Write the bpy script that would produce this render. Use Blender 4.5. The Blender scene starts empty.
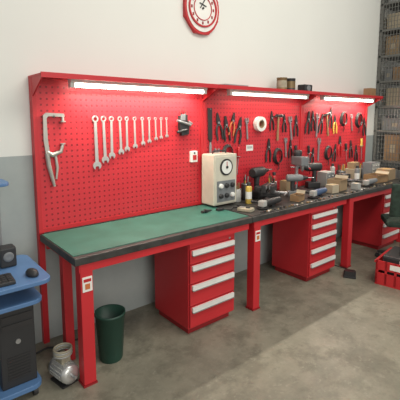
import bpy, bmesh, math, random
from mathutils import Vector, Matrix
random.seed(7)
SC=bpy.context.scene
SC.view_settings.view_transform='Standard'
# ---------------------------------------------------------------- materials
def mat(name,col,rough=.5,metal=0.,noise=0.,nscale=8.,emit=None,es=0.,bump=0.,col2=None,spec=None):
    m=bpy.data.materials.get(name)
    if m: return m
    m=bpy.data.materials.new(name); m.use_nodes=True
    nt=m.node_tree; b=nt.nodes['Principled BSDF']
    b.inputs['Base Color'].default_value=(*col,1); b.inputs['Roughness'].default_value=rough; b.inputs['Metallic'].default_value=metal
    if spec is not None: b.inputs['Specular IOR Level'].default_value=spec
    if emit: b.inputs['Emission Color'].default_value=(*emit,1); b.inputs['Emission Strength'].default_value=es
    tc=nt.nodes.new('ShaderNodeTexCoord'); nz=nt.nodes.new('ShaderNodeTexNoise'); nz.inputs['Scale'].default_value=nscale; nz.inputs['Detail'].default_value=5
    nt.links.new(tc.outputs['Object'],nz.inputs['Vector'])
    n=noise if noise else .06
    c2=col2 if col2 else tuple(max(0,c*(1-n*2)) for c in col)
    r=nt.nodes.new('ShaderNodeValToRGB'); r.color_ramp.elements[0].position=.3; r.color_ramp.elements[1].position=.65
    r.color_ramp.elements[0].color=(*c2,1); r.color_ramp.elements[1].color=(*col,1)
    nt.links.new(nz.outputs['Fac'],r.inputs['Fac']); nt.links.new(r.outputs['Color'],b.inputs['Base Color'])
    if bump:
        bp=nt.nodes.new('ShaderNodeBump'); bp.inputs['Strength'].default_value=bump; bp.inputs['Distance'].default_value=.01
        nt.links.new(nz.outputs['Fac'],bp.inputs['Height']); nt.links.new(bp.outputs['Normal'],b.inputs['Normal'])
    return m
RED=mat('red_enamel',(.54,.022,.030),.45,noise=.05,nscale=3)
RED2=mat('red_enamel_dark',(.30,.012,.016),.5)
STEEL=mat('steel',(.45,.45,.46),.35,.8)
CHROME=mat('chrome_tool',(.66,.66,.65),.3,.6)
DARK=mat('dark_metal',(.045,.043,.045),.45,.4)
BLACK=mat('black_plastic',(.025,.025,.027),.5)
RUBBER=mat('black_rubber_top',(.045,.045,.042),.5,noise=.3,nscale=14)
ALU=mat('aluminium_handle',(.78,.78,.75),.4,.1)
WHITE=mat('white_plastic',(.8,.79,.75),.5)
CREAM=mat('cream_paint',(.60,.57,.47),.5,noise=.08)
ORANGE=mat('orange_plastic',(.55,.16,.05),.5)
REDP=mat('red_plastic',(.5,.02,.025),.4)
YEL=mat('yellow_plastic',(.62,.42,.08),.45)
BLUEP=mat('blue_plastic',(.05,.09,.18),.45)
LBLUE=mat('light_blue_laminate',(.09,.19,.38),.4)
CARD=mat('cardboard',(.34,.24,.14),.85,noise=.12,nscale=5)
CARD2=mat('cardboard_pale',(.46,.39,.28),.85,noise=.12,nscale=5)
GREENB=mat('green_bin_plastic',(.014,.055,.038),.45)
WOOD=mat('wood_handle',(.33,.20,.10),.55,noise=.15)
CLOTH=mat('dark_green_upholstery',(.03,.055,.04),.9,noise=.3,nscale=20,bump=.4)
BEIGE=mat('beige_paint',(.42,.38,.28),.7,noise=.2,nscale=18)
GREYP=mat('grey_plastic',(.18,.19,.20),.5)
MESH=mat('galvanised_mesh',(.16,.16,.15),.5,.3)
LGREY=mat('light_grey_plastic',(.40,.40,.38),.5)
FELT=mat('dark_brass',(.22,.15,.07),.5,.4)
TUBE=mat('lamp_tube',(1,1,1),.5,emit=(1,.95,.84),es=12)
TUBE2=mat('lamp_tube_dim',(1,1,1),.5,emit=(1,.92,.80),es=3)
GLASS=mat('gauge_glass',(.80,.80,.76),.15)

def nodes_mat(name):
    m=bpy.data.materials.new(name); m.use_nodes=True; nt=m.node_tree
    return m,nt,nt.nodes['Principled BSDF'],(lambda t:nt.nodes.new(t)),nt.links.new
def mth(nt,op,a,b=None,c=None):
    n=nt.nodes.new('ShaderNodeMath'); n.operation=op
    for i,v in enumerate((a,b,c)):
        if v is None: continue
        if isinstance(v,(int,float)): n.inputs[i].default_value=v
        else: nt.links.new(v,n.inputs[i])
    return n.outputs[0]
def mixc(nt,f,a,b):
    n=nt.nodes.new('ShaderNodeMix'); n.data_type='RGBA'
    if isinstance(f,(int,float)): n.inputs[0].default_value=f
    else: nt.links.new(f,n.inputs[0])
    for i,v in ((6,a),(7,b)):
        if isinstance(v,tuple): n.inputs[i].default_value=(*v,1)
        else: nt.links.new(v,n.inputs[i])
    return n.outputs[2]
def noise(nt,vec,sc,det=5,rough=.55):
    n=nt.nodes.new('ShaderNodeTexNoise'); n.inputs['Scale'].default_value=sc; n.inputs['Detail'].default_value=det; n.inputs['Roughness'].default_value=rough
    nt.links.new(vec,n.inputs['Vector']); return n.outputs['Fac']
def ss(nt,v,a,b):
    n=nt.nodes.new('ShaderNodeMapRange'); n.interpolation_type='SMOOTHSTEP'; nt.links.new(v,n.inputs[0]); n.inputs[1].default_value=a; n.inputs[2].default_value=b
    return n.outputs[0]

m,nt,b,N,L=nodes_mat('red_pegboard'); PEG=m
tc=N('ShaderNodeTexCoord'); sx=N('ShaderNodeSeparateXYZ'); L(tc.outputs['Object'],sx.inputs[0])
P=.040
def cell(o): return mth(nt,'ABSOLUTE',mth(nt,'SUBTRACT',mth(nt,'FRACT',mth(nt,'DIVIDE',o,P)),.5))
h=mth(nt,'MULTIPLY',mth(nt,'LESS_THAN',cell(sx.outputs[0]),.16),mth(nt,'LESS_THAN',cell(sx.outputs[2]),.16))
nz=noise(nt,tc.outputs['Object'],3)
L(mixc(nt,h,mixc(nt,nz,(.52,.022,.034),(.60,.034,.046)),(.24,.010,.016)),b.inputs['Base Color'])
b.inputs['Roughness'].default_value=.42
bp=N('ShaderNodeBump'); bp.invert=True; bp.inputs['Strength'].default_value=.6; bp.inputs['Distance'].default_value=.004; L(h,bp.inputs['Height']); L(bp.outputs[0],b.inputs['Normal'])
m,nt,b,N,L=nodes_mat('painted_wall'); WALL=m
tc=N('ShaderNodeTexCoord'); sx=N('ShaderNodeSeparateXYZ'); L(tc.outputs['Object'],sx.inputs[0])
d=mth(nt,'LESS_THAN',sx.outputs[2],1.36); nz=noise(nt,tc.outputs['Object'],1.2); nz2=noise(nt,tc.outputs['Object'],9)
up=mixc(nt,nz,(.68,.68,.645),(.76,.76,.72)); lo=mixc(nt,nz2,(.30,.33,.33),(.38,.41,.40))
L(mixc(nt,d,up,lo),b.inputs['Base Color']); b.inputs['Roughness'].default_value=.75
m,nt,b,N,L=nodes_mat('concrete_floor'); FLOOR=m
tc=N('ShaderNodeTexCoord'); v=tc.outputs['Object']
n1=noise(nt,v,1.1,8,.7); n2=noise(nt,v,5,9,.75); n3=noise(nt,v,45,4,.6); n4=noise(nt,v,2.3,6,.6); n5=noise(nt,v,22,6,.7)
c=mixc(nt,ss(nt,n1,.36,.64),(.145,.138,.105),(.275,.255,.195))
c=mixc(nt,mth(nt,'MULTIPLY',ss(nt,n2,.48,.62),.6),c,(.11,.102,.075))
c=mixc(nt,mth(nt,'MULTIPLY',ss(nt,n4,.53,.64),.5),c,(.08,.076,.056))
c=mixc(nt,mth(nt,'MULTIPLY',ss(nt,n5,.55,.68),.4),c,(.36,.34,.28))
c=mixc(nt,mth(nt,'MULTIPLY',n3,.2),c,(.36,.335,.265))
L(c,b.inputs['Base Color']); L(mth(nt,'MULTIPLY_ADD',n2,.5,.15),b.inputs['Roughness'])
bp=N('ShaderNodeBump'); bp.inputs['Strength'].default_value=.25; bp.inputs['Distance'].default_value=.01; L(n2,bp.inputs['Height']); L(bp.outputs[0],b.inputs['Normal'])
GMAT=mat('green_bench_mat',(.042,.175,.135),.55,noise=.1,nscale=5,col2=(.026,.122,.092))

# ---------------------------------------------------------------- mesh builder
class B:
    def __init__(s,name): s.name=name; s.v=[]; s.f=[]; s.mi=[]; s.sm=[]; s.mats=[]; s.T=Matrix()
    def m(s,mt):
        if mt not in s.mats: s.mats.append(mt)
        return s.mats.index(mt)
    def add(s,vs,fs,mt,smooth=False):
        o=len(s.v); s.v+=[s.T@Vector(v) for v in vs]; i=s.m(mt)
        for f in fs: s.f.append([o+k for k in f]); s.mi.append(i); s.sm.append(smooth)
    def box(s,lo,hi,mt,R=None,c=.0):
        lo=Vector(lo);hi=Vector(hi)
        bm=bmesh.new(); bmesh.ops.create_cube(bm,size=1)
        sz=hi-lo; ce=(hi+lo)/2
        for v in bm.verts: v.co=Vector((v.co.x*sz.x,v.co.y*sz.y,v.co.z*sz.z))
        if c: bmesh.ops.bevel(bm,geom=bm.edges[:],offset=min(c,min(sz)*.45),segments=2,affect='EDGES',profile=.6)
        M=Matrix.Translation(ce)@(R.to_4x4() if R else Matrix())
        bm.verts.index_update()
        s.add([M@v.co for v in bm.verts],[[v.index for v in f.verts] for f in bm.faces],mt); bm.free()
    def rings(s,rs,mt,cap=True,smooth=True):
        n=len(rs[0]); vs=[p for r in rs for p in r]; fs=[]
        for i in range(len(rs)-1):
            for j in range(n):
                k=(j+1)%n; fs.append([i*n+j,i*n+k,(i+1)*n+k,(i+1)*n+j])
        s.add(vs,fs,mt,smooth)
        if cap:
            s.add(rs[0],[list(range(n))[::-1]],mt); s.add(rs[-1],[list(range(n))],mt)
    def tube(s,pts,r,mt,seg=8):
        pts=[Vector(p) for p in pts]; rs=[]; up=None
        rr=r if isinstance(r,(list,tuple)) else [r]*len(pts)
        for i,p in enumerate(pts):
            t=(pts[min(i+1,len(pts)-1)]-pts[max(i-1,0)]).normalized()
            if up is None: up=t.orthogonal().normalized()
            up=(up-t*up.dot(t)).normalized(); w=t.cross(up)
            rs.append([p+(up*math.cos(a)+w*math.sin(a))*rr[i] for a in [2*math.pi*k/seg for k in range(seg)]])
        s.rings(rs,mt)
    def cyl(s,a,b,r,mt,r2=None,seg=16): s.tube([a,b],[r,r if r2 is None else r2],mt,seg)
    def lathe(s,prof,mt,c=(0,0,0),seg=24,axis='z',cap=True):
        rs=[]
        for r,h in prof:
            ring=[]
            for k in range(seg):
                a=2*math.pi*k/seg; x,y=r*math.cos(a),r*math.sin(a)
                p=(x,y,h) if axis=='z' else ((x,-h,y) if axis=='y' else (h,x,y))
                ring.append(Vector(p)+Vector(c))
            rs.append(ring)
        s.rings(rs,mt,cap)
    def prism(s,poly,y0,y1,mt):
        n=len(poly); vs=[(x,y0,z) for x,z in poly]+[(x,y1,z) for x,z in poly]
        fs=[list(range(n)),list(range(n,2*n))[::-1]]+[[i,i+n,(i+1)%n+n,(i+1)%n] for i in range(n)]
        s.add(vs,fs,mt)
    def annulus(s,cx,cz,ro,ri,y0,y1,mt,seg=18,a0=0,a1=2*math.pi):
        full=abs(a1-a0-2*math.pi)<1e-4; n=seg if full else seg+1
        A=[a0+(a1-a0)*k/seg for k in range(n)]
        vs=[]
        for a in A:
            c,sn=math.cos(a),math.sin(a)
            vs+=[(cx+ro*c,y0,cz+ro*sn),(cx+ri*c,y0,cz+ri*sn),(cx+ri*c,y1,cz+ri*sn),(cx+ro*c,y1,cz+ro*sn)]
        fs=[]
        for k in range(seg):
            i=4*k;j=4*((k+1)%n)
            for q in range(4): fs.append([i+q,j+q,j+(q+1)%4,i+(q+1)%4])
        if not full: fs+= [[0,1,2,3],[4*seg+3,4*seg+2,4*seg+1,4*seg]]
        s.add(vs,fs,mt)
    def done(s,loc=(0,0,0),rz=0.,parent=None,bev=0.,R=None):
        me=bpy.data.meshes.new(s.name); me.from_pydata([tuple(v) for v in s.v],[],s.f); me.update()
        for mt in s.mats: me.materials.append(mt)
        for p,i,sm in zip(me.polygons,s.mi,s.sm): p.material_index=i; p.use_smooth=sm
        bm=bmesh.new(); bm.from_mesh(me); bmesh.ops.recalc_face_normals(bm,faces=bm.faces[:]); bm.to_mesh(me); bm.free()
        o=bpy.data.objects.new(s.name,me); SC.collection.objects.link(o)
        o.location=loc; o.rotation_euler=R if R else (0,0,rz)
        if parent: o.parent=parent
        if bev:
            md=o.modifiers.new('bevel','BEVEL'); md.width=bev; md.segments=2; md.limit_method='ANGLE'
        return o
def empty(name,loc=(0,0,0)):
    o=bpy.data.objects.new(name,None); o.location=loc; SC.collection.objects.link(o); return o

# ---------------------------------------------------------------- room
b=B('floor'); b.box((-4,-7,-.1),(8,.2,0),FLOOR); b.done()
b=B('wall_back'); b.box((-4,.052,0),(8,.2,4.2),WALL); b.done()

W=1.48; D=.63; HB=.82; T=1.878
def bench(i):
    x0=i*W; e=empty('workbench',(x0,0,0))
    b=B('worktop'); b.box((.002,-D,HB-.05),(W-.002,-.014,HB-.004),RUBBER,c=.006)
    if i==0: b.box((.012,-D+.045,HB-.004),(W-.004,-.03,HB),GMAT)
    else: b.box((.012,-D+.02,HB-.004),(W-.004,-.02,HB),RUBBER)
    b.done(parent=e)
    b=B('frame')
    for y in (-D+.03,-.06): b.box((.03,y-.015,HB-.10),(W-.03,y+.015,HB-.05),RED)
    b.box((.05,-D+.04,HB-.10),(.08,-.05,HB-.05),RED)
    b.box((W-.08,-D+.04,HB-.10),(W-.05,-.05,HB-.05),RED)
    b.done(parent=e)
    b=B('leg_front'); b.box((.035,-D+.012,.012),(.112,-D+.09,HB-.05),RED,c=.005); b.box((.03,-D+.008,0),(.117,-D+.095,.012),RED2)
    b.done(parent=e)
    b=B('leg_rear'); b.box((.045,-.31,0),(.105,-.25,HB-.05),RED,c=.005); b.done(parent=e)
    if i==2:
        b=B('leg_end'); b.box((W-.1,-D+.012,0),(W-.03,-D+.09,HB-.05),RED,c=.005); b.done(parent=e)
    if i<2:
        b=B('inspection_label'); z=.66
        b.box((.045,-D+.008,z-.06),(.105,-D+.0125,z+.03),WHITE); b.box((.052,-D+.006,z+.0),(.098,-D+.0085,z+.018),REDP); b.box((.06,-D+.006,z-.045),(.09,-D+.0085,z-.012),ORANGE)
        b.done(parent=e)
for i in range(3): bench(i)
def cabinet(i):
    x0=i*W+.86; e=empty('drawer_cabinet',(x0,-D+.045,0)); w=.461; dp=.46; zt=.715
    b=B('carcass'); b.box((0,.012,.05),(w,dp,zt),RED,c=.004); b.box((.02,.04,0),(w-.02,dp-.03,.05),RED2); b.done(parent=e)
    zs=[.665,.55,.40,.23,.06] if i==0 else [.69,.59,.47,.34,.20,.06]
    b=B('top_rail'); b.box((.004,-.002,zs[0]+.004),(w-.004,.012,zt),RED,c=.003); b.cyl((w-.06,-.006,zs[0]+.015),(w-.06,.0,zs[0]+.015),.009,STEEL); b.done(parent=e)
    for k in range(len(zs)-1):
        b=B('drawer_%d'%(k+1)); t,bo=zs[k],zs[k+1]
        b.box((.006,-.006,bo+.006),(w-.006,.012,t-.002),RED,c=.003)
        b.prism([(.02,t-.042),(w-.02,t-.042),(w-.02,t-.006),(.02,t-.006)],-.022,-.006,ALU)
        b.box((.02,-.028,t-.046),(w-.02,-.006,t-.040),STEEL)
        b.done(parent=e)
for i in range(3): cabinet(i)
def panel(i):
    x0=i*W; e=empty('pegboard',(x0,0,0))
    b=B('perforated_panel'); b.box((.03,.0,HB),(W-.03,.05,T-.012),PEG); b.done(parent=e)
    b=B('posts')
    for x in (.0,W-.032): b.box((x+.001,-.010,HB),(x+.031,.05,T-.001),RED,c=.003)
    b.box((.031,-.003,HB+.001),(W-.031,.0,HB+.03),RED)
    b.box((.031,-.003,T-.04),(W-.031,.0,T-.001),RED)
    b.box((.002,.01,.0),(.042,.05,HB),RED); b.box((W-.045,.01,.0),(W-.002,.05,HB),RED)
    b.done(parent=e)
    b=B('hood_shelf')
    b.box((.001,-.21,T),(W-.003,.05,T+.012),RED); b.box((.001,-.215,T-.015),(W-.003,-.205,T+.018),RED)
    for x in (.004,W-.016):
        y1=-.012
        b.add([(x,y1,T),(x,-.2,T),(x,-.2,T-.02),(x,y1,T-.12),(x+.01,y1,T),(x+.01,-.2,T),(x+.01,-.2,T-.02),(x+.01,y1,T-.12)],[[0,1,2,3],[4,5,6,7],[0,1,5,4],[1,2,6,5],[2,3,7,6],[3,0,4,7]],RED)
    b.done((x0,0,0))
for i in range(3): panel(i)
def tube_light(i):
    x0=i*W; b=B('fluorescent_light'); a,c=(.22,1.42)
    b.box((a,-.135,-.03),(c,-.075,-.001),WHITE,c=.004)
    tm=TUBE2 if i==1 else TUBE
    b.cyl((a+.03,-.105,-.046),(c-.03,-.105,-.046),.013,tm,seg=12)
    b.box((a,-.125,-.062),(a+.03,-.085,-.03),WHITE); b.box((c-.03,-.125,-.062),(c,-.085,-.03),WHITE)
    b.done((x0,0,T))
    l=bpy.data.lights.new('tube_glow','AREA'); l.shape='RECTANGLE'; l.size=1.1; l.size_y=.03; l.energy=(14,3,13)[i]; l.color=(1,.90,.74)
    o=bpy.data.objects.new('tube_glow',l); o.location=(x0+.82,-.105,T-.064); o.rotation_euler=(math.radians(-12),0,0); SC.collection.objects.link(o)
for i in range(3): tube_light(i)

# ---------------------------------------------------------------- hanging tools
def circ(cx,cz,r,a0,a1,n): return [(cx+r*math.cos(a0+(a1-a0)*k/n),cz+r*math.sin(a0+(a1-a0)*k/n)) for k in range(n+1)]
def wrench(x,z,ln,tilt=0):
    b=B('combination_wrench'); s=ln/.3
    hw=.011*s
    b.annulus(0,-.0,.021*s,.012*s,-.012,-.004,CHROME)
    b.prism([(-hw*.8,-.018*s),(hw*.8,-.018*s),(hw,-ln+.03*s),(-hw,-ln+.03*s)],-.011,-.005,CHROME)
    c=-ln+.012*s; r=.027*s
    poly=circ(0,c,r,math.radians(-60),math.radians(240),16)+[(-.010*s,c-.004*s),(.010*s,c-.004*s)]
    b.prism(poly,-.013,-.004,CHROME)
    b.tube([(0,.0,.012*s),(0,-.022,.012*s),(0,-.026,.022*s)],.003,STEEL,6)
    b.done((x,0,z),R=(0,tilt,0))
px=[.44,.505,.57,.64,.70,.77,.84,.905,.965,1.02,1.075]
ln=[.36,.32,.29,.265,.245,.225,.205,.19,.17,.16,.15]
for x,l in zip(px,ln): wrench(x,1.605,l,random.uniform(-.03,.03))
CL=mat('clamp_nickel',(.52,.50,.46),.35,.6)
b=B('locking_c_clamp')
b.prism([(.125,.0),(.12,.022),(.0,.028),(-.022,.012),(-.026,-.15),(-.016,-.25),(.012,-.25),(.002,-.15),(.0,-.01),(.012,.004),(.10,.0)],-.024,-.008,CL)
b.cyl((.112,-.016,-.03),(.112,-.016,.005),.009,CL); b.lathe([(.02,0),(.02,.008)],CL,(.112,-.016,-.036))
b.tube([(-.005,-.016,-.24),(.03,-.016,-.262),(.09,-.016,-.24),(.105,-.016,-.19)],[.016,.018,.014,.011],CL,8)
b.lathe([(.018,0),(.018,.008)],CL,(.106,-.016,-.19))
b.tube([(-.005,-.016,-.25),(.002,-.016,-.33),(.022,-.016,-.42),(.034,-.016,-.48)],[.018,.016,.014,.010],CL,8)
b.tube([(.05,-.016,-.26),(.06,-.016,-.35),(.05,-.016,-.43)],[.010,.011,.007],CL,8)
b.tube([(.05,.0,.0),(.05,-.028,-.002),(.05,-.03,.015)],.004,STEEL,6)
b.done((.085,0,1.62))
def pliers(x,z,col,s=1.,tilt=0,name='pliers',dy=-.002):
    b=B(name)
    b.prism([(-.004,.075),(0.004,.075),(.016,.03),(.02,.0),(.0,-.015),(-.02,.0),(-.016,.03)],-.016,-.004,DARK)
    b.lathe([(.009,0),(.009,.004)],STEEL,(0,-.016,0),12,'y')
    for sg in(-1,1):
        b.tube([(sg*.006,-.01,-.008),(sg*.02,-.01,-.03),(sg*.03,-.01,-.07),(sg*.026,-.01,-.115),(sg*.03,-.01,-.135)],[.008,.008,.010,.009,.007],col,8)
    b.tube([(0,.002,-.022),(0,-.025,-.022),(0,-.03,-.012)],.003,STEEL,6)
    for i,v in enumerate(b.v): b.v[i]=Vector((v.x*s,v.y,v.z*s))
    b.done((x,dy,z),R=(0,tilt,0))
def driver(x,z,col,s=1.,tilt=0):
    b=B('screwdriver')
    b.lathe([(.004,0),(.012,.004),(.014,.03),(.011,.06),(.014,.08),(.008,.095)],col,(0,-.015,-.095),12)
    b.cyl((0,-.015,-.095),(0,-.015,-.22),.0035,STEEL,seg=8); b.prism([(-.004,-.22),(.004,-.22),(.002,-.235),(-.002,-.235)],-.017,-.013,STEEL)
    b.tube([(-.017,.0,-.08),(-.017,-.03,-.08),(.017,-.03,-.08),(.017,.0,-.08)],.0025,STEEL,6)
    for i,v in enumerate(b.v): b.v[i]=Vector((v.x*s,v.y*1.2,v.z*s))
    b.done((x,0,z),R=(0,tilt,0))
def hammer(x,z,tilt=0):
    b=B('hammer')
    b.tube([(0,-.02,.0),(0,-.02,-.12),(0,-.02,-.26)],[.010,.010,.014],WOOD,10)
    b.cyl((-.03,-.02,.005),(.045,-.02,.005),.014,DARK); b.cyl((.045,-.02,.005),(.058,-.02,.005),.018,STEEL); b.prism([(-.03,.018),(-.03,-.008),(-.065,-.012),(-.065,-.004)],-.03,-.01,DARK)
    b.tube([(-.02,.0,-.012),(-.02,-.035,-.012)],.003,STEEL,6); b.tube([(.02,.0,-.012),(.02,-.035,-.012)],.003,STEEL,6)
    b.done((x,0,z),R=(0,tilt,0))
def adj(x,z,s=1,tilt=0,colr=None):
    b=B('adjustable_wrench'); c=colr or STEEL
    b.prism([(-.01,-.02),(.01,-.02),(.013,-.2),(.006,-.215),(-.006,-.215),(-.013,-.2)],-.015,-.005,c)
    b.prism([(-.014,-.03),(.018,-.03),(.032,.0),(.03,.04),(.02,.042),(.012,.008),(-.004,.008),(-.008,.045),(-.022,.04),(-.026,.0)],-.018,-.003,c)
    b.cyl((.006,-.018,-.012),(.02,-.018,-.012),.006,DARK,seg=8)
    b.tube([(0,.0,-.19),(0,-.02,-.19)],.003,STEEL,6)
    for i,v in enumerate(b.v): b.v[i]=Vector((v.x*s,v.y,v.z*s))
    b.done((x,0,z),R=(0,tilt,0))
def coil(x,z,r,col,name='cable_coil'):
    b=B(name)
    for k in range(5):
        rr=r*(1-.05*k); pts=[(rr*math.cos(a)+.004*math.sin(3*a+k),-.012-.006*k,rr*1.25*math.sin(a)) for a in [2*math.pi*j/24 for j in range(25)]]
        b.tube(pts,.0045,col,6)
    b.tube([(0,.0,r*1.15),(0,-.05,r*1.15),(0,-.055,r*1.3)],.004,STEEL,6)
    b.tube([(0,-.02,-r*1.2),(.02,-.02,-r*1.7),(.0,-.02,-r*2.2)],.0045,col,6)
    b.done((x,0,z))
b=B('tool_pouch')
b.prism([(-.05,.02),(.03,.03),(.035,-.05),(.05,-.06),(.045,-.14),(-.03,-.15),(-.05,-.08)],-.035,-.0,BLACK)
b.tube([(-.03,-.02,.02),(-.03,-.02,.07),(.02,-.02,.075),(.02,-.02,.02)],.004,BLACK)
b.box((-.045,-.045,-.02),(.0,-.03,.035),GREYP,c=.004); b.cyl((.05,-.02,-.03),(.09,-.02,-.05),.01,STEEL); b.cyl((-.07,-.02,-.12),(.02,-.04,-.10),.012,DARK)
b.cyl((-.08,-.03,-.02),(.06,-.04,-.06),.012,STEEL)
b.done((1.25,-.0,1.61))
b=B('wall_switch'); b.box((-.035,-.03,-.05),(.035,0,.05),WHITE,c=.004); b.box((-.02,-.036,-.03),(.02,-.03,.015),REDP,c=.003); b.cyl((0,-.033,.032),(0,-.03,.032),.008,BLACK); b.done((1.36,0,1.27))
b=B('flat_file'); b.prism([(-.028,.0),(.022,.0),(.026,-.28),(.006,-.33),(-.02,-.28)],-.014,-.002,DARK); b.tube([(0,-.015,-.31),(0,-.015,-.34),(.0,-.015,-.42)],[.008,.013,.012],GREYP,10); b.tube([(0,.0,-.01),(0,-.02,-.01)],.004,STEEL,6); b.done((1.56,0,1.70))
def place(L,z,j=.05):
    for x,k,c in L:
        t=random.uniform(-.2,.2); zz=z+random.uniform(-j*1.2,j)
        if k=='d': driver(x,zz+.05,c,random.uniform(1.0,1.3),t)
        elif k=='p': pliers(x,zz-.04,c,random.uniform(.9,1.3),t)
        elif k=='h': hammer(x,zz,t)
        elif k=='a': adj(x,zz,random.uniform(.8,1.15),t)
place([(1.66,'p',BLACK),(1.76,'p',DARK),(1.85,'p',ORANGE),(1.94,'p',BLACK),(2.04,'a',None),(2.42,'p',DARK),(2.52,'h',None),(2.63,'p',BLACK),(2.73,'a',None),(2.84,'p',DARK)],1.62)
b=B('adhesive_tape_roll'); b.annulus(0,0,.075,.04,-.05,-.002,WHITE,24); b.annulus(0,0,.042,.036,-.052,-.001,CARD,24); b.tube([(0,.0,.03),(0,-.06,.03),(0,-.065,.045)],.005,STEEL,6); b.done((2.22,0,1.55))
place([(1.64,'a',None),(1.93,'d',REDP),(2.38,'p',DARK),(2.66,'a',None),(2.75,'p',BLACK),(2.84,'d',DARK)],1.31)
coil(1.78,1.27,.07,BLACK); coil(2.53,1.20,.07,DARK)
b=B('paper_note'); b.box((-.05,-.002,-.03),(.05,0,.03),WHITE); b.box((-.035,-.003,-.003),(.035,-.002,.003),GREYP); b.box((-.035,-.003,.01),(.035,-.002,.014),GREYP); b.done((2.10,0,1.31))
place([(3.07,'p',BLACK),(3.16,'p',DARK),(3.25,'a',None),(3.34,'p',BLACK),(3.43,'h',None),(3.53,'p',DARK),(3.63,'p',YEL),(4.02,'a',None),(4.36,'p',BLACK)],1.63,.06)
place([(3.08,'d',BLACK),(3.18,'p',BLACK),(3.3,'a',None),(3.66,'p',DARK),(3.77,'p',REDP),(3.9,'d',BLACK),(4.04,'p',BLACK),(4.18,'p',DARK),(4.3,'d',YEL)],1.28,.06)
coil(3.82,1.60,.075,BLACK); coil(4.2,1.58,.08,DARK); coil(3.5,1.18,.07,BLACK)
def drill(x,y,z,col,rz=0,s=1.):
    b=B('cordless_drill')
    b.tube([(-.09,0,.17),(-.08,0,.17),(.03,0,.17),(.06,0,.17)],[.026,.034,.034,.024],col,14); b.cyl((.06,0,.17),(.11,0,.17),.018,BLACK,.012); b.cyl((.11,0,.17),(.17,0,.17),.004,STEEL,seg=8)
    b.tube([(-.03,0,.15),(-.035,0,.10),(-.03,0,.05)],[.022,.018,.02],BLACK,12); b.box((-.075,-.035,0),(.03,.035,.05),col,c=.008); b.box((-.012,-.008,.11),(.006,.008,.135),REDP)
    for i,v in enumerate(b.v): b.v[i]=v*s
    b.done((x,y,z),rz)
Z=HB+.001
b=B('bench_power_supply'); w=.28;hh=.47;d=.17
b.box((0,0,.015),(w,d,hh),CREAM,c=.01)
b.box((.012,-.006,.03),(w-.012,0,hh-.02),CREAM,c=.002)
b.lathe([(.075,0),(.075,.008)],DARK,(w/2,-.006,hh-.115),28,'y'); b.lathe([(.060,0),(.060,.003)],GLASS,(w/2,-.014,hh-.115),28,'y'); b.box((w/2-.003,-.02,hh-.12),(w/2+.003,-.017,hh-.065),REDP); b.lathe([(.012,0),(.012,.008)],BLACK,(w/2,-.017,hh-.115),12,'y')
b.box((.03,-.012,.045),(w-.03,-.006,.235),GREYP,c=.003)
for r,z in enumerate((.19,.10)):
    for c in range(3): b.lathe([(.022,0),(.020,.02),(.012,.022)],BLACK if (r+c)%3 else WHITE,(.07+c*.07,-.012,z),14,'y')
for x in(.03,w-.05):
    for y in(.02,d-.04): b.box((x,y,0),(x+.02,y+.02,.015),BLACK)
b.tube([(.06,d/2,hh-.005),(.06,d/2,hh+.025),(w-.06,d/2,hh+.025),(w-.06,d/2,hh-.005)],.007,BLACK)
b.done((1.44,-.20,Z))
def vise(x,y,rz,s=1.):
    b=B('bench_vise')
    b.lathe([(.07,0),(.07,.015),(.045,.03),(.04,.06)],DARK); b.box((-.05,-.1,.05),(.05,.06,.09),DARK,c=.008)
    b.box((-.07,.01,.08),(.07,.05,.15),DARK,c=.008); b.box((-.07,-.06,.08),(.07,-.025,.15),DARK,c=.008); b.box((-.07,.003,.12),(.07,.01,.15),STEEL); b.box((-.07,-.025,.12),(.07,-.018,.15),STEEL)
    b.cyl((0,-.06,.085),(0,-.16,.085),.014,STEEL); b.cyl((-.08,-.15,.085),(.08,-.15,.085),.006,STEEL); b.box((-.04,.05,.09),(.04,.12,.13),DARK,c=.008)
    for i,v in enumerate(b.v): b.v[i]=v*s
    b.done((x,y,Z),rz)
vise(2.02,-.33,.5,1.1); vise(3.42,-.28,-.2,.9)
drill(2.12,-.12,Z,DARK,.2,1.5); drill(2.44,-.33,Z,GREYP,-.6,1.1); drill(2.96,-.14,Z,BLACK,2.6,1.4)
b=B('bench_drill_press'); b.box((-.08,-.12,0),(.08,.08,.025),DARK,c=.005); b.cyl((0,.04,.025),(0,.04,.42),.02,STEEL); b.lathe([(.06,.13),(.06,.142)],DARK,(0,-.03,0)); b.box((-.02,-.03,.125),(.02,.06,.15),DARK)
b.box((-.05,-.11,.28),(.05,.08,.38),GREYP,c=.015); b.lathe([(.045,0),(.05,.03),(.045,.06),(.02,.065)],BLACK,(0,.03,.38)); b.lathe([(.006,0),(.02,.02),(.022,.06)],STEEL,(0,-.06,.22),12)
for a in(0,2.1,4.2): b.tube([(.05,-.05,.33),(.07,-.05+.09*math.cos(a),.33+.09*math.sin(a))],.005,STEEL,6); b.cyl((.065,-.05+.08*math.cos(a),.33+.08*math.sin(a)),(.075,-.05+.1*math.cos(a),.33+.1*math.sin(a)),.01,REDP)
b.done((2.70,-.17,Z),-.3)
def opencan(x,y,z,r,h,mt,name,content=None):
    b=B(name); b.lathe([(r*.97,0),(r,.004),(r,h),(r*.93,h),(r*.93,.01)],mt,seg=20,cap=False); b.add([(r*.95*math.cos(a),r*.95*math.sin(a),.003) for a in [2*math.pi*k/20 for k in range(20)]],[list(range(20))],mt)
    b.lathe([(r*1.03,h-.006),(r*1.03,h),(r*.98,h)],STEEL,cap=False,seg=20)
    if content:
        for k in range(content):
            a=random.uniform(0,6.28); q=r*.5; b.tube([(q*math.cos(a),q*math.sin(a),.01),(q*1.5*math.cos(a),q*1.5*math.sin(a),h+random.uniform(.03,.09))],[.005,.006],random.choice([WOOD,YEL,BLACK,STEEL]),6)
    b.done((x,y,z))
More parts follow.
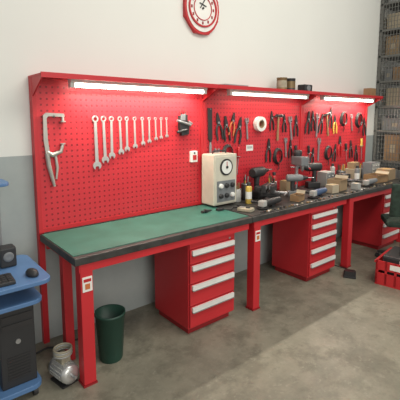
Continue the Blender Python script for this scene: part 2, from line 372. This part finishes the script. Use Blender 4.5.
opencan(1.80,-.12,Z,.045,.12,LGREY,'tool_tin',6); opencan(1.92,-.12,Z,.04,.16,DARK,'tool_tin',5); opencan(2.30,-.13,Z,.05,.13,DARK,'tool_tin',7); opencan(3.62,-.13,Z,.055,.14,DARK,'tool_tin',7); opencan(4.10,-.10,Z,.05,.13,DARK,'tool_tin',6)
def spray(x,y,h,c):
    b=B('spray_can'); r=.03
    b.lathe([(r*.95,0),(r,.004),(r,h),(r*.9,h+.008),(r*.45,h+.02)],c,seg=18); b.lathe([(r*.6,h+.008),(r*.6,h+.045),(r*.5,h+.05)],BLACK,seg=14); b.lathe([(r*1.01,h*.3),(r*1.01,h*.75)],WHITE if c!=WHITE else REDP,seg=18,cap=False); b.done((x,y,Z))
spray(1.82,-.26,.15,YEL); spray(2.41,-.07,.17,REDP); spray(3.70,-.30,.16,GREYP); spray(3.51,-.08,.18,LGREY)
def organizer(x,y,w,h,c):
    b=B('parts_organizer'); d=.13
    b.box((0,0,0),(w,d,h),c,c=.004); nx=max(2,int(w/.07)); nz_=max(2,int(h/.05))
    for i in range(nx):
        for j in range(nz_):
            x0=.008+i*(w-.016)/nx; z0=.008+j*(h-.016)/nz_
            b.box((x0+.003,-.006,z0+.003),(x0+(w-.016)/nx-.003,.0,z0+(h-.016)/nz_-.003),GREYP if c!=GREYP else LGREY,c=.002); b.box((x0+.02,-.014,z0+.012),(x0+.04,-.006,z0+.02),WHITE)
    b.done((x,y,Z))
organizer(3.12,-.25,.16,.17,LGREY)
organizer(4.18,-.24,.22,.2,GREYP)
def cbox(x,y,z,w,d,h,rz=0,mt=CARD,flap=True):
    b=B('cardboard_box'); t=.006
    b.box((0,0,0),(w,d,t),mt)
    for lo,hi in (((0,0,t),(w,t,h)),((0,d-t,t),(w,d,h)),((0,t,t),(t,d-t,h)),((w-t,t,t),(w,d-t,h))): b.box(lo,hi,mt)
    if flap:
        b.add([(0,0,h),(w,0,h),(w,-d*.2,h+.01),(0,-d*.2,h+.01)],[[0,1,2,3]],CARD2); b.add([(w,0,h),(w,d,h),(w+w*.15,d,h+.03),(w+w*.15,0,h+.03)],[[0,1,2,3]],CARD2)
        b.box((t,t,t),(w-t,d-t,h*.7),DARK)
    else: b.box((0,0,h),(w,d,h+t),mt); b.box((0,d*.45,h+t),(w,d*.55,h+t+.001),YEL)
    b.done((x,y,z),rz)
cbox(3.00,-.49,Z,.18,.15,.12,.1); cbox(3.84,-.48,Z,.24,.18,.09,-.1,WOOD); cbox(3.80,-.20,Z,.2,.12,.14,.05,CARD2,False); cbox(2.49,-.17,Z,.09,.08,.12,.1,CARD,False); cbox(2.22,-.53,Z,.13,.09,.06,.2,WOOD,True); cbox(2.84,-.50,Z,.11,.09,.08,-.1,CARD2,False); cbox(3.25,-.56,Z,.08,.08,.06,.1,LGREY,False); cbox(4.16,-.48,Z,.2,.16,.13,.05,CARD,False); cbox(3.83,-.193,Z+.148,.13,.1,.07,.05,CARD,False)
def grinder(x,y,rz,col):
    b=B('angle_grinder'); b.tube([(0,0,.045),(.05,0,.045),(.16,0,.045),(.24,0,.045)],[.03,.034,.03,.026],col,14); b.box((-.06,-.03,.02),(0,.03,.075),LGREY,c=.01)
    b.lathe([(.055,.008),(.055,.014)],DARK,(-.03,0,0)); b.cyl((-.03,0,.014),(-.03,0,.025),.014,STEEL); b.cyl((-.03,.03,.05),(-.03,.12,.05),.012,BLACK)
    b.box((.1,-.015,0),(.14,.015,.03),BLACK)
    b.done((x,y,Z),rz)
grinder(1.78,-.49,.12,DARK); grinder(2.52,-.50,.15,BLUEP); grinder(3.55,-.51,.08,GREYP)
b=B('loose_hardware_parts')
for k in range(60):
    x=random.uniform(1.55,4.3); y=random.uniform(-.605,-.58); r=random.uniform(.005,.012); mt=random.choice([STEEL,DARK,FELT,WHITE,WOOD,BLACK,CARD2])
    if random.random()<.5: b.box((x-r,y-r*.7,0),(x+r*1.4,y+r*.7,r),mt,c=.001)
    else: b.cyl((x,y,0),(x,y,r*1.2),r,mt,seg=8)
b.done((0,0,Z))
b=B('test_lead'); pts=[(1.45,-.30),(1.50,-.36),(1.58,-.30),(1.66,-.36),(1.66,-.27),(1.74,-.3)]
b.tube([(x,y,.006) for x,y in pts],.005,BLACK,6); b.box((1.39,-.32,0),(1.45,-.28,.02),BLACK,c=.004); b.done((0,0,Z))
b=B('multimeter'); b.box((0,0,0),(.08,.13,.03),BEIGE,c=.008); b.box((.015,.08,.03),(.065,.115,.032),GREYP); b.lathe([(.02,.03),(.018,.038)],BLACK,(.04,.045,0)); b.done((1.56,-.53,Z),.3)
b=B('hand_clamp'); b.tube([(0,0,.012),(.05,.01,.012),(.08,.04,.012)],[.008,.012,.008],DARK); b.tube([(0,.02,.012),(.05,.0,.012),(.1,-.01,.012)],[.007,.01,.007],DARK); b.box((.03,-.012,0),(.06,.02,.025),BLACK,c=.004); b.done((1.24,-.29,Z),.2)
ZS=T+.013
for x in (2.46,2.60):
    b=B('metal_can'); r=.055;h=.13
    b.lathe([(r,0),(r,.006),(r*.96,.01),(r*.96,h-.01),(r,h-.006),(r,h),(r*.9,h),(r*.9,h-.004)],FELT if x<2.5 else DARK); b.lathe([(r*.965,.03),(r*.965,.1)],BEIGE if x<2.5 else FELT,cap=False); b.done((x,-.1,ZS))
b=B('portable_speaker'); b.box((-.07,-.05,0),(.07,.05,.08),BLACK,c=.012); b.lathe([(.033,0),(.03,.006),(.015,.002)],GREYP,(0,-.05,.04),16,'y'); b.done((2.86,-.1,ZS))
cbox(4.22,-.15,ZS,.14,.1,.10,0,WOOD,False)
b=B('flat_tray'); b.box((0,0,0),(.3,.12,.006),STEEL); b.box((0,0,.006),(.3,.006,.02),STEEL); b.box((0,.114,.006),(.3,.12,.02),STEEL); b.box((0,.006,.006),(.006,.114,.02),STEEL); b.box((.294,.006,.006),(.3,.114,.02),STEEL); b.done((1.60,-.16,ZS))

# ---------------------------------------------------------------- clock
b=B('wall_clock'); R=.205
def octo(r,n=8,o=math.pi/8): return [(r*math.cos(o+2*math.pi*k/n),r*1.13*math.sin(o+2*math.pi*k/n)) for k in range(n)]
b.prism(octo(R,8),-.03,0,REDP); b.prism(octo(R*.96,24,0),-.035,-.03,REDP)
b.prism(octo(R*.86,32,0),-.038,-.034,WHITE)
b.annulus(0,0,R*.78,R*.71,-.05,-.037,REDP,40); b.annulus(0,0,R*.50,R*.47,-.045,-.037,REDP,32)
for k in range(12):
    a=k*math.pi/6; r1=R*.60; b.box((r1*math.cos(a)-.008,-.041,r1*math.sin(a)-.012),(r1*math.cos(a)+.008,-.037,r1*math.sin(a)+.012),RED2)
b.box((-.004,-.046,-.01),(.004,-.042,.10),BLACK,R=Matrix.Rotation(.6,3,'Y')); b.box((-.005,-.044,-.01),(.005,-.041,.07),BLACK,R=Matrix.Rotation(-1.3,3,'Y')); b.cyl((0,-.05,0),(0,-.037,0),.009,BLACK)
b.done((1.49,.051,2.565))

# ---------------------------------------------------------------- waste bin
b=B('waste_bin'); h=.33
b.lathe([(.075,0),(.078,.01),(.097,h-.02),(.103,h-.015),(.103,h),(.095,h),(.073,.015)],GREENB,cap=False,seg=32); b.lathe([(.0005,.004),(.075,.004)],GREENB,cap=False); b.done((.30,-.44,0))
# electric motor with coiled cable beside the bench leg
b=B('electric_motor')
b.box((-.05,-.07,0),(.05,.07,.012),DARK)
b.lathe([(.03,-.09),(.055,-.085),(.06,-.06),(.06,.06),(.055,.085),(.03,.09)],CHROME,(0,0,.075),24,'y')
for k in range(12):
    a=math.pi*(k/11*1.2-.1); x,z=.06*math.cos(a),.075+.06*math.sin(a)
    b.tube([(x,-.055,z),(x,.055,z)],.004,LGREY,5)
b.cyl((0,-.09,.075),(0,-.13,.075),.01,STEEL)
b.box((-.03,-.035,.13),(.03,.035,.175),BEIGE,c=.005)
for k in range(4):
    pts=[(.052*math.cos(a),.052*math.sin(a),.181+.011*k) for a in [2*math.pi*j/20 for j in range(21)]]; b.tube(pts,.006,BEIGE if k%2 else LGREY,6)
b.tube([(.05,0,.19),(.07,.06,.12),(.04,.12,.01),(.0,.18,.007),(.04,.24,.007)],.006,BEIGE,6)
b.done((-.035,-.47,0),.2)
# ---------------------------------------------------------------- computer cart
e=empty('computer_cart',(-.37,-.33,0))
def tray(n,z,x0,x1,y0,y1,th):
    b=B(n); r=.06; pts=[]
    for cx,cy,a in ((x1-r,y0+r,-90),(x1-r,y1-r,0),(x0+r,y1-r,90),(x0+r,y0+r,180)):
        for k in range(6): t=math.radians(a+k*18); pts.append((cx+r*math.cos(t),cy+r*math.sin(t)))
    n_=len(pts); vs=[(x,y,z) for x,y in pts]+[(x,y,z+th) for x,y in pts]
    b.add(vs,[list(range(n_))[::-1],list(range(n_,2*n_))]+[[i,(i+1)%n_,(i+1)%n_+n_,i+n_] for i in range(n_)],LBLUE); b.done(parent=e,bev=.004)
tray('keyboard_shelf',.70,-.34,.26,-.26,.26,.025)
tray('lower_shelf',.58,-.34,.22,-.22,.26,.025)
tray('base_shelf',.06,-.34,.20,-.20,.26,.03)
tray('monitor_platform',1.22,-.34,.14,.02,.26,.02)
b=B('frame')
for x in(-.28,.195):
    b.cyl((x,.215,.09),(x,.215,.70),.012,DARK,seg=12)
b.cyl((-.28,-.17,.09),(-.28,-.17,.70),.012,DARK,seg=12)
for x in(-.28,.10): b.cyl((x,.215,.70),(x,.215,1.22),.014,GREYP,seg=12)
for x in(-.28,.16):
    for y in(.205,-.15): b.cyl((x-.012,y,.028),(x+.012,y,.028),.028,BLACK); b.cyl((x,y,.03),(x,y,.07),.01,STEEL)
b.done(parent=e)
bx,by=-.37,-.33
b=B('computer_tower'); b.box((-.095,-.17,0),(.095,.17,.46),BLACK,c=.008); b.box((-.08,-.176,.35),(.08,-.17,.38),DARK); b.box((-.08,-.176,.395),(.08,-.17,.43),DARK); b.cyl((0,-.178,.27),(0,-.17,.27),.014,STEEL)
for k in range(8): b.box((-.06,-.174,.05+k*.018),(.06,-.17,.058+k*.018),DARK)
for k in range(6): b.box((.094,-.05,.1+k*.02),(.097,.05,.108+k*.02),GREYP)
b.done((bx+.085,by+.025,.0905))
b=B('desktop_speaker'); b.box((-.045,-.045,0),(.045,.045,.12),BLACK,c=.01); b.lathe([(.03,0),(.027,.006),(.01,.002)],GREYP,(0,-.045,.065),16,'y'); b.done((bx+.11,by+.10,.7265))
b=B('keyboard'); b.box((-.19,-.07,0),(.19,.07,.02),BLACK,c=.005)
for r in range(4):
    for c in range(13): b.box((-.18+c*.028,-.055+r*.03,.02),(-.157+c*.028,-.032+r*.03,.024),DARK)
b.done((bx-.11,by-.14,.726),-.05)
b=B('computer_mouse')
b.rings([[Vector((.03*s*math.cos(a),.05*s*math.sin(a),z)) for a in [2*math.pi*k/16 for k in range(16)]] for s,z in((.9,0),(1,.008),(.95,.02),(.7,.032),(.3,.037))],BLACK); b.done((bx+.18,by-.15,.726),.2)
b=B('power_cable'); b.tube([(bx+.26,by+.30,.007),(bx+.29,by+.25,.007),(bx+.37,by+.27,.007),(bx+.44,by+.22,.007),(bx+.56,by+.24,.007),(bx+.66,by+.2,.007)],.006,BLACK,6); b.done()
# ---------------------------------------------------------------- right: crate, chair, pedal
e=empty('plastic_crate',(3.12,-1.14,0))
b=B('crate_shell'); w,d,h,t=.5,.36,.24,.012
b.box((-w/2,-d/2,0),(w/2,d/2,t),REDP)
for sx_ in(-1,1):
    for z0,z1 in((t,.12),(.15,h)): b.box((sx_*(w/2-t/2)-t/2,-d/2,z0),(sx_*(w/2-t/2)+t/2,d/2,z1),REDP)
for sy in(-1,1):
    for z0,z1 in((t,.12),(.15,h)): b.box((-w/2,sy*(d/2-t/2)-t/2,z0),(w/2,sy*(d/2-t/2)+t/2,z1),REDP)
for k in range(6):
    for sy in(-1,1): x=-w/2+.01+k*(w-.02)/5; b.box((x-.01,sy*(d/2-.006)-.006,t),(x+.01,sy*(d/2-.006)+.006,h),REDP)
for k in range(5):
    for sx_ in(-1,1): y=-d/2+.01+k*(d-.02)/4; b.box((sx_*(w/2-.006)-.006,y-.01,t),(sx_*(w/2-.006)+.006,y+.01,h),REDP)
b.box((-w/2-.01,-d/2-.01,h-.02),(w/2+.01,-d/2+.002,h),REDP); b.box((-w/2-.01,d/2-.002,h-.02),(w/2+.01,d/2+.01,h),REDP)
b.box((-w/2-.003,-.05,.17),(-w/2,.05,.22),WHITE)
b.done(parent=e); e.rotation_euler=(0,0,.15)
b=B('battery_charger'); b.box((-.2,-.14,0),(.2,.14,.27),BLACK,c=.02); b.tube([(-.1,0,.26),(-.1,0,.34),(.1,0,.34),(.1,0,.26)],.012,BLACK); b.lathe([(.05,0),(.045,.01)],GLASS,(-.08,-.14,.15),16,'y'); b.lathe([(.03,0),(.025,.02)],REDP,(.07,-.14,.15),16,'y'); b.box((-.202,-.1,.2),(-.2,-.02,.25),WHITE); b.done((3.12,-1.14,.013),.15)
b=B('swivel_chair')
b.box((-.21,-.20,.43),(.21,.20,.50),CLOTH,c=.03)
b.box((-.20,-.275,.56),(.20,-.225,.93),CLOTH,c=.025,R=Matrix.Rotation(.16,3,'X'))
b.tube([(0,-.1,.42),(0,-.24,.44),(0,-.265,.55),(0,-.28,.72)],[.016,.016,.016,.014],BLACK)
b.cyl((0,0,.09),(0,0,.43),.024,BLACK); b.lathe([(.04,.07),(.04,.11)],BLACK)
for k in range(5):
    a=k*2*math.pi/5+.3; x,y=.25*math.cos(a),.25*math.sin(a)
    b.tube([(0,0,.09),(x,y,.07)],[.02,.014],BLACK); b.cyl((x-.012*math.sin(a),y+.012*math.cos(a),.027),(x+.012*math.sin(a),y-.012*math.cos(a),.027),.027,DARK); b.cyl((x,y,.03),(x,y,.075),.007,STEEL)
b.done((3.66,-.90,0),-.95)
b=B('foot_pedal'); b.box((-.09,-.06,0),(.09,.06,.02),BLACK,c=.006); b.prism([(-.08,.02),(.08,.02),(.08,.035),(-.08,.07)],-.05,.05,DARK); b.tube([(.09,0,.015),(.16,.03,.006),(.22,.15,.006),(.2,.3,.006)],.005,BLACK,6); b.done((2.84,-.74,0),.5)

# ---------------------------------------------------------------- right rack (mesh cage)
e=empty('storage_rack',(4.75,-.80,0))
b=B('posts')
for x in(0,.9):
    for y in(0,.40,.80): b.box((x,y,0),(x+.035,y+.035,3.5),MESH)
b.done(parent=e)
b=B('shelves'); zs=[.12,.55,.98,1.41,1.75,2.1,2.45,2.8,3.15,3.46]
for z in zs: b.box((.0,0,z),(.94,.84,z+.025),MESH)
b.done(parent=e)
b=B('wire_mesh')
for k in range(1,21): y=.84*k/21; b.box((-.004,y-.0035,.1),(.002,y+.0035,3.5),MESH)
for k in range(57): z=.1+k*.06; b.box((-.006,0,z-.003),(0,.84,z+.003),MESH)
b.done(parent=e)
b=B('stacked_boxes')
for z,z2 in zip(zs,zs[1:]):
    y=.05
    while y<.74:
        w_=random.uniform(.16,.26); w_=min(w_,.79-y); h_=(z2-z-.03)*random.uniform(.5,.92)
        if w_>.06 and random.random()<.85: b.box((.08,y,z+.025),(.5,y+w_-.01,z+.025+h_),random.choice([CARD,CARD2,WOOD,LGREY,GREYP]),c=.003); b.box((.078,y+w_*.3,z+.03+h_*.3),(.08,y+w_*.6,z+.03+h_*.6),CARD2)
        y+=w_
b.done(parent=e)

# ---------------------------------------------------------------- lights, world, camera
w=bpy.data.worlds.new('world'); SC.world=w; w.use_nodes=True; bg=w.node_tree.nodes['Background']; bg.inputs[0].default_value=(1,.99,.96,1); bg.inputs[1].default_value=.46
def area(name,loc,tgt,sx_,sy,en,col):
    l=bpy.data.lights.new(name,'AREA'); l.shape='RECTANGLE'; l.size=sx_; l.size_y=sy; l.energy=en; l.color=col
    o=bpy.data.objects.new(name,l); o.location=loc; o.rotation_euler=(Vector(tgt)-Vector(loc)).to_track_quat('-Z','Y').to_euler(); SC.collection.objects.link(o)
area('daylight_doorway',(-.5,-6.5,2.6),(1.8,0,1.2),4,3,140,(1,.98,.90))
area('ceiling_light',(2.0,-2.6,4.1),(2.2,-1.4,0),3.5,1.2,100,(1,.97,.86))
cd=bpy.data.cameras.new('camera'); cam=bpy.data.objects.new('camera',cd); SC.collection.objects.link(cam); SC.camera=cam
cd.sensor_width=36; cd.lens=391.4/400*36; cd.shift_y=-(200-167.4)/400; cd.clip_start=.02
cam.location=(-.815,-2.73,1.616); cam.rotation_euler=(math.pi/2-.127,0,-.692)
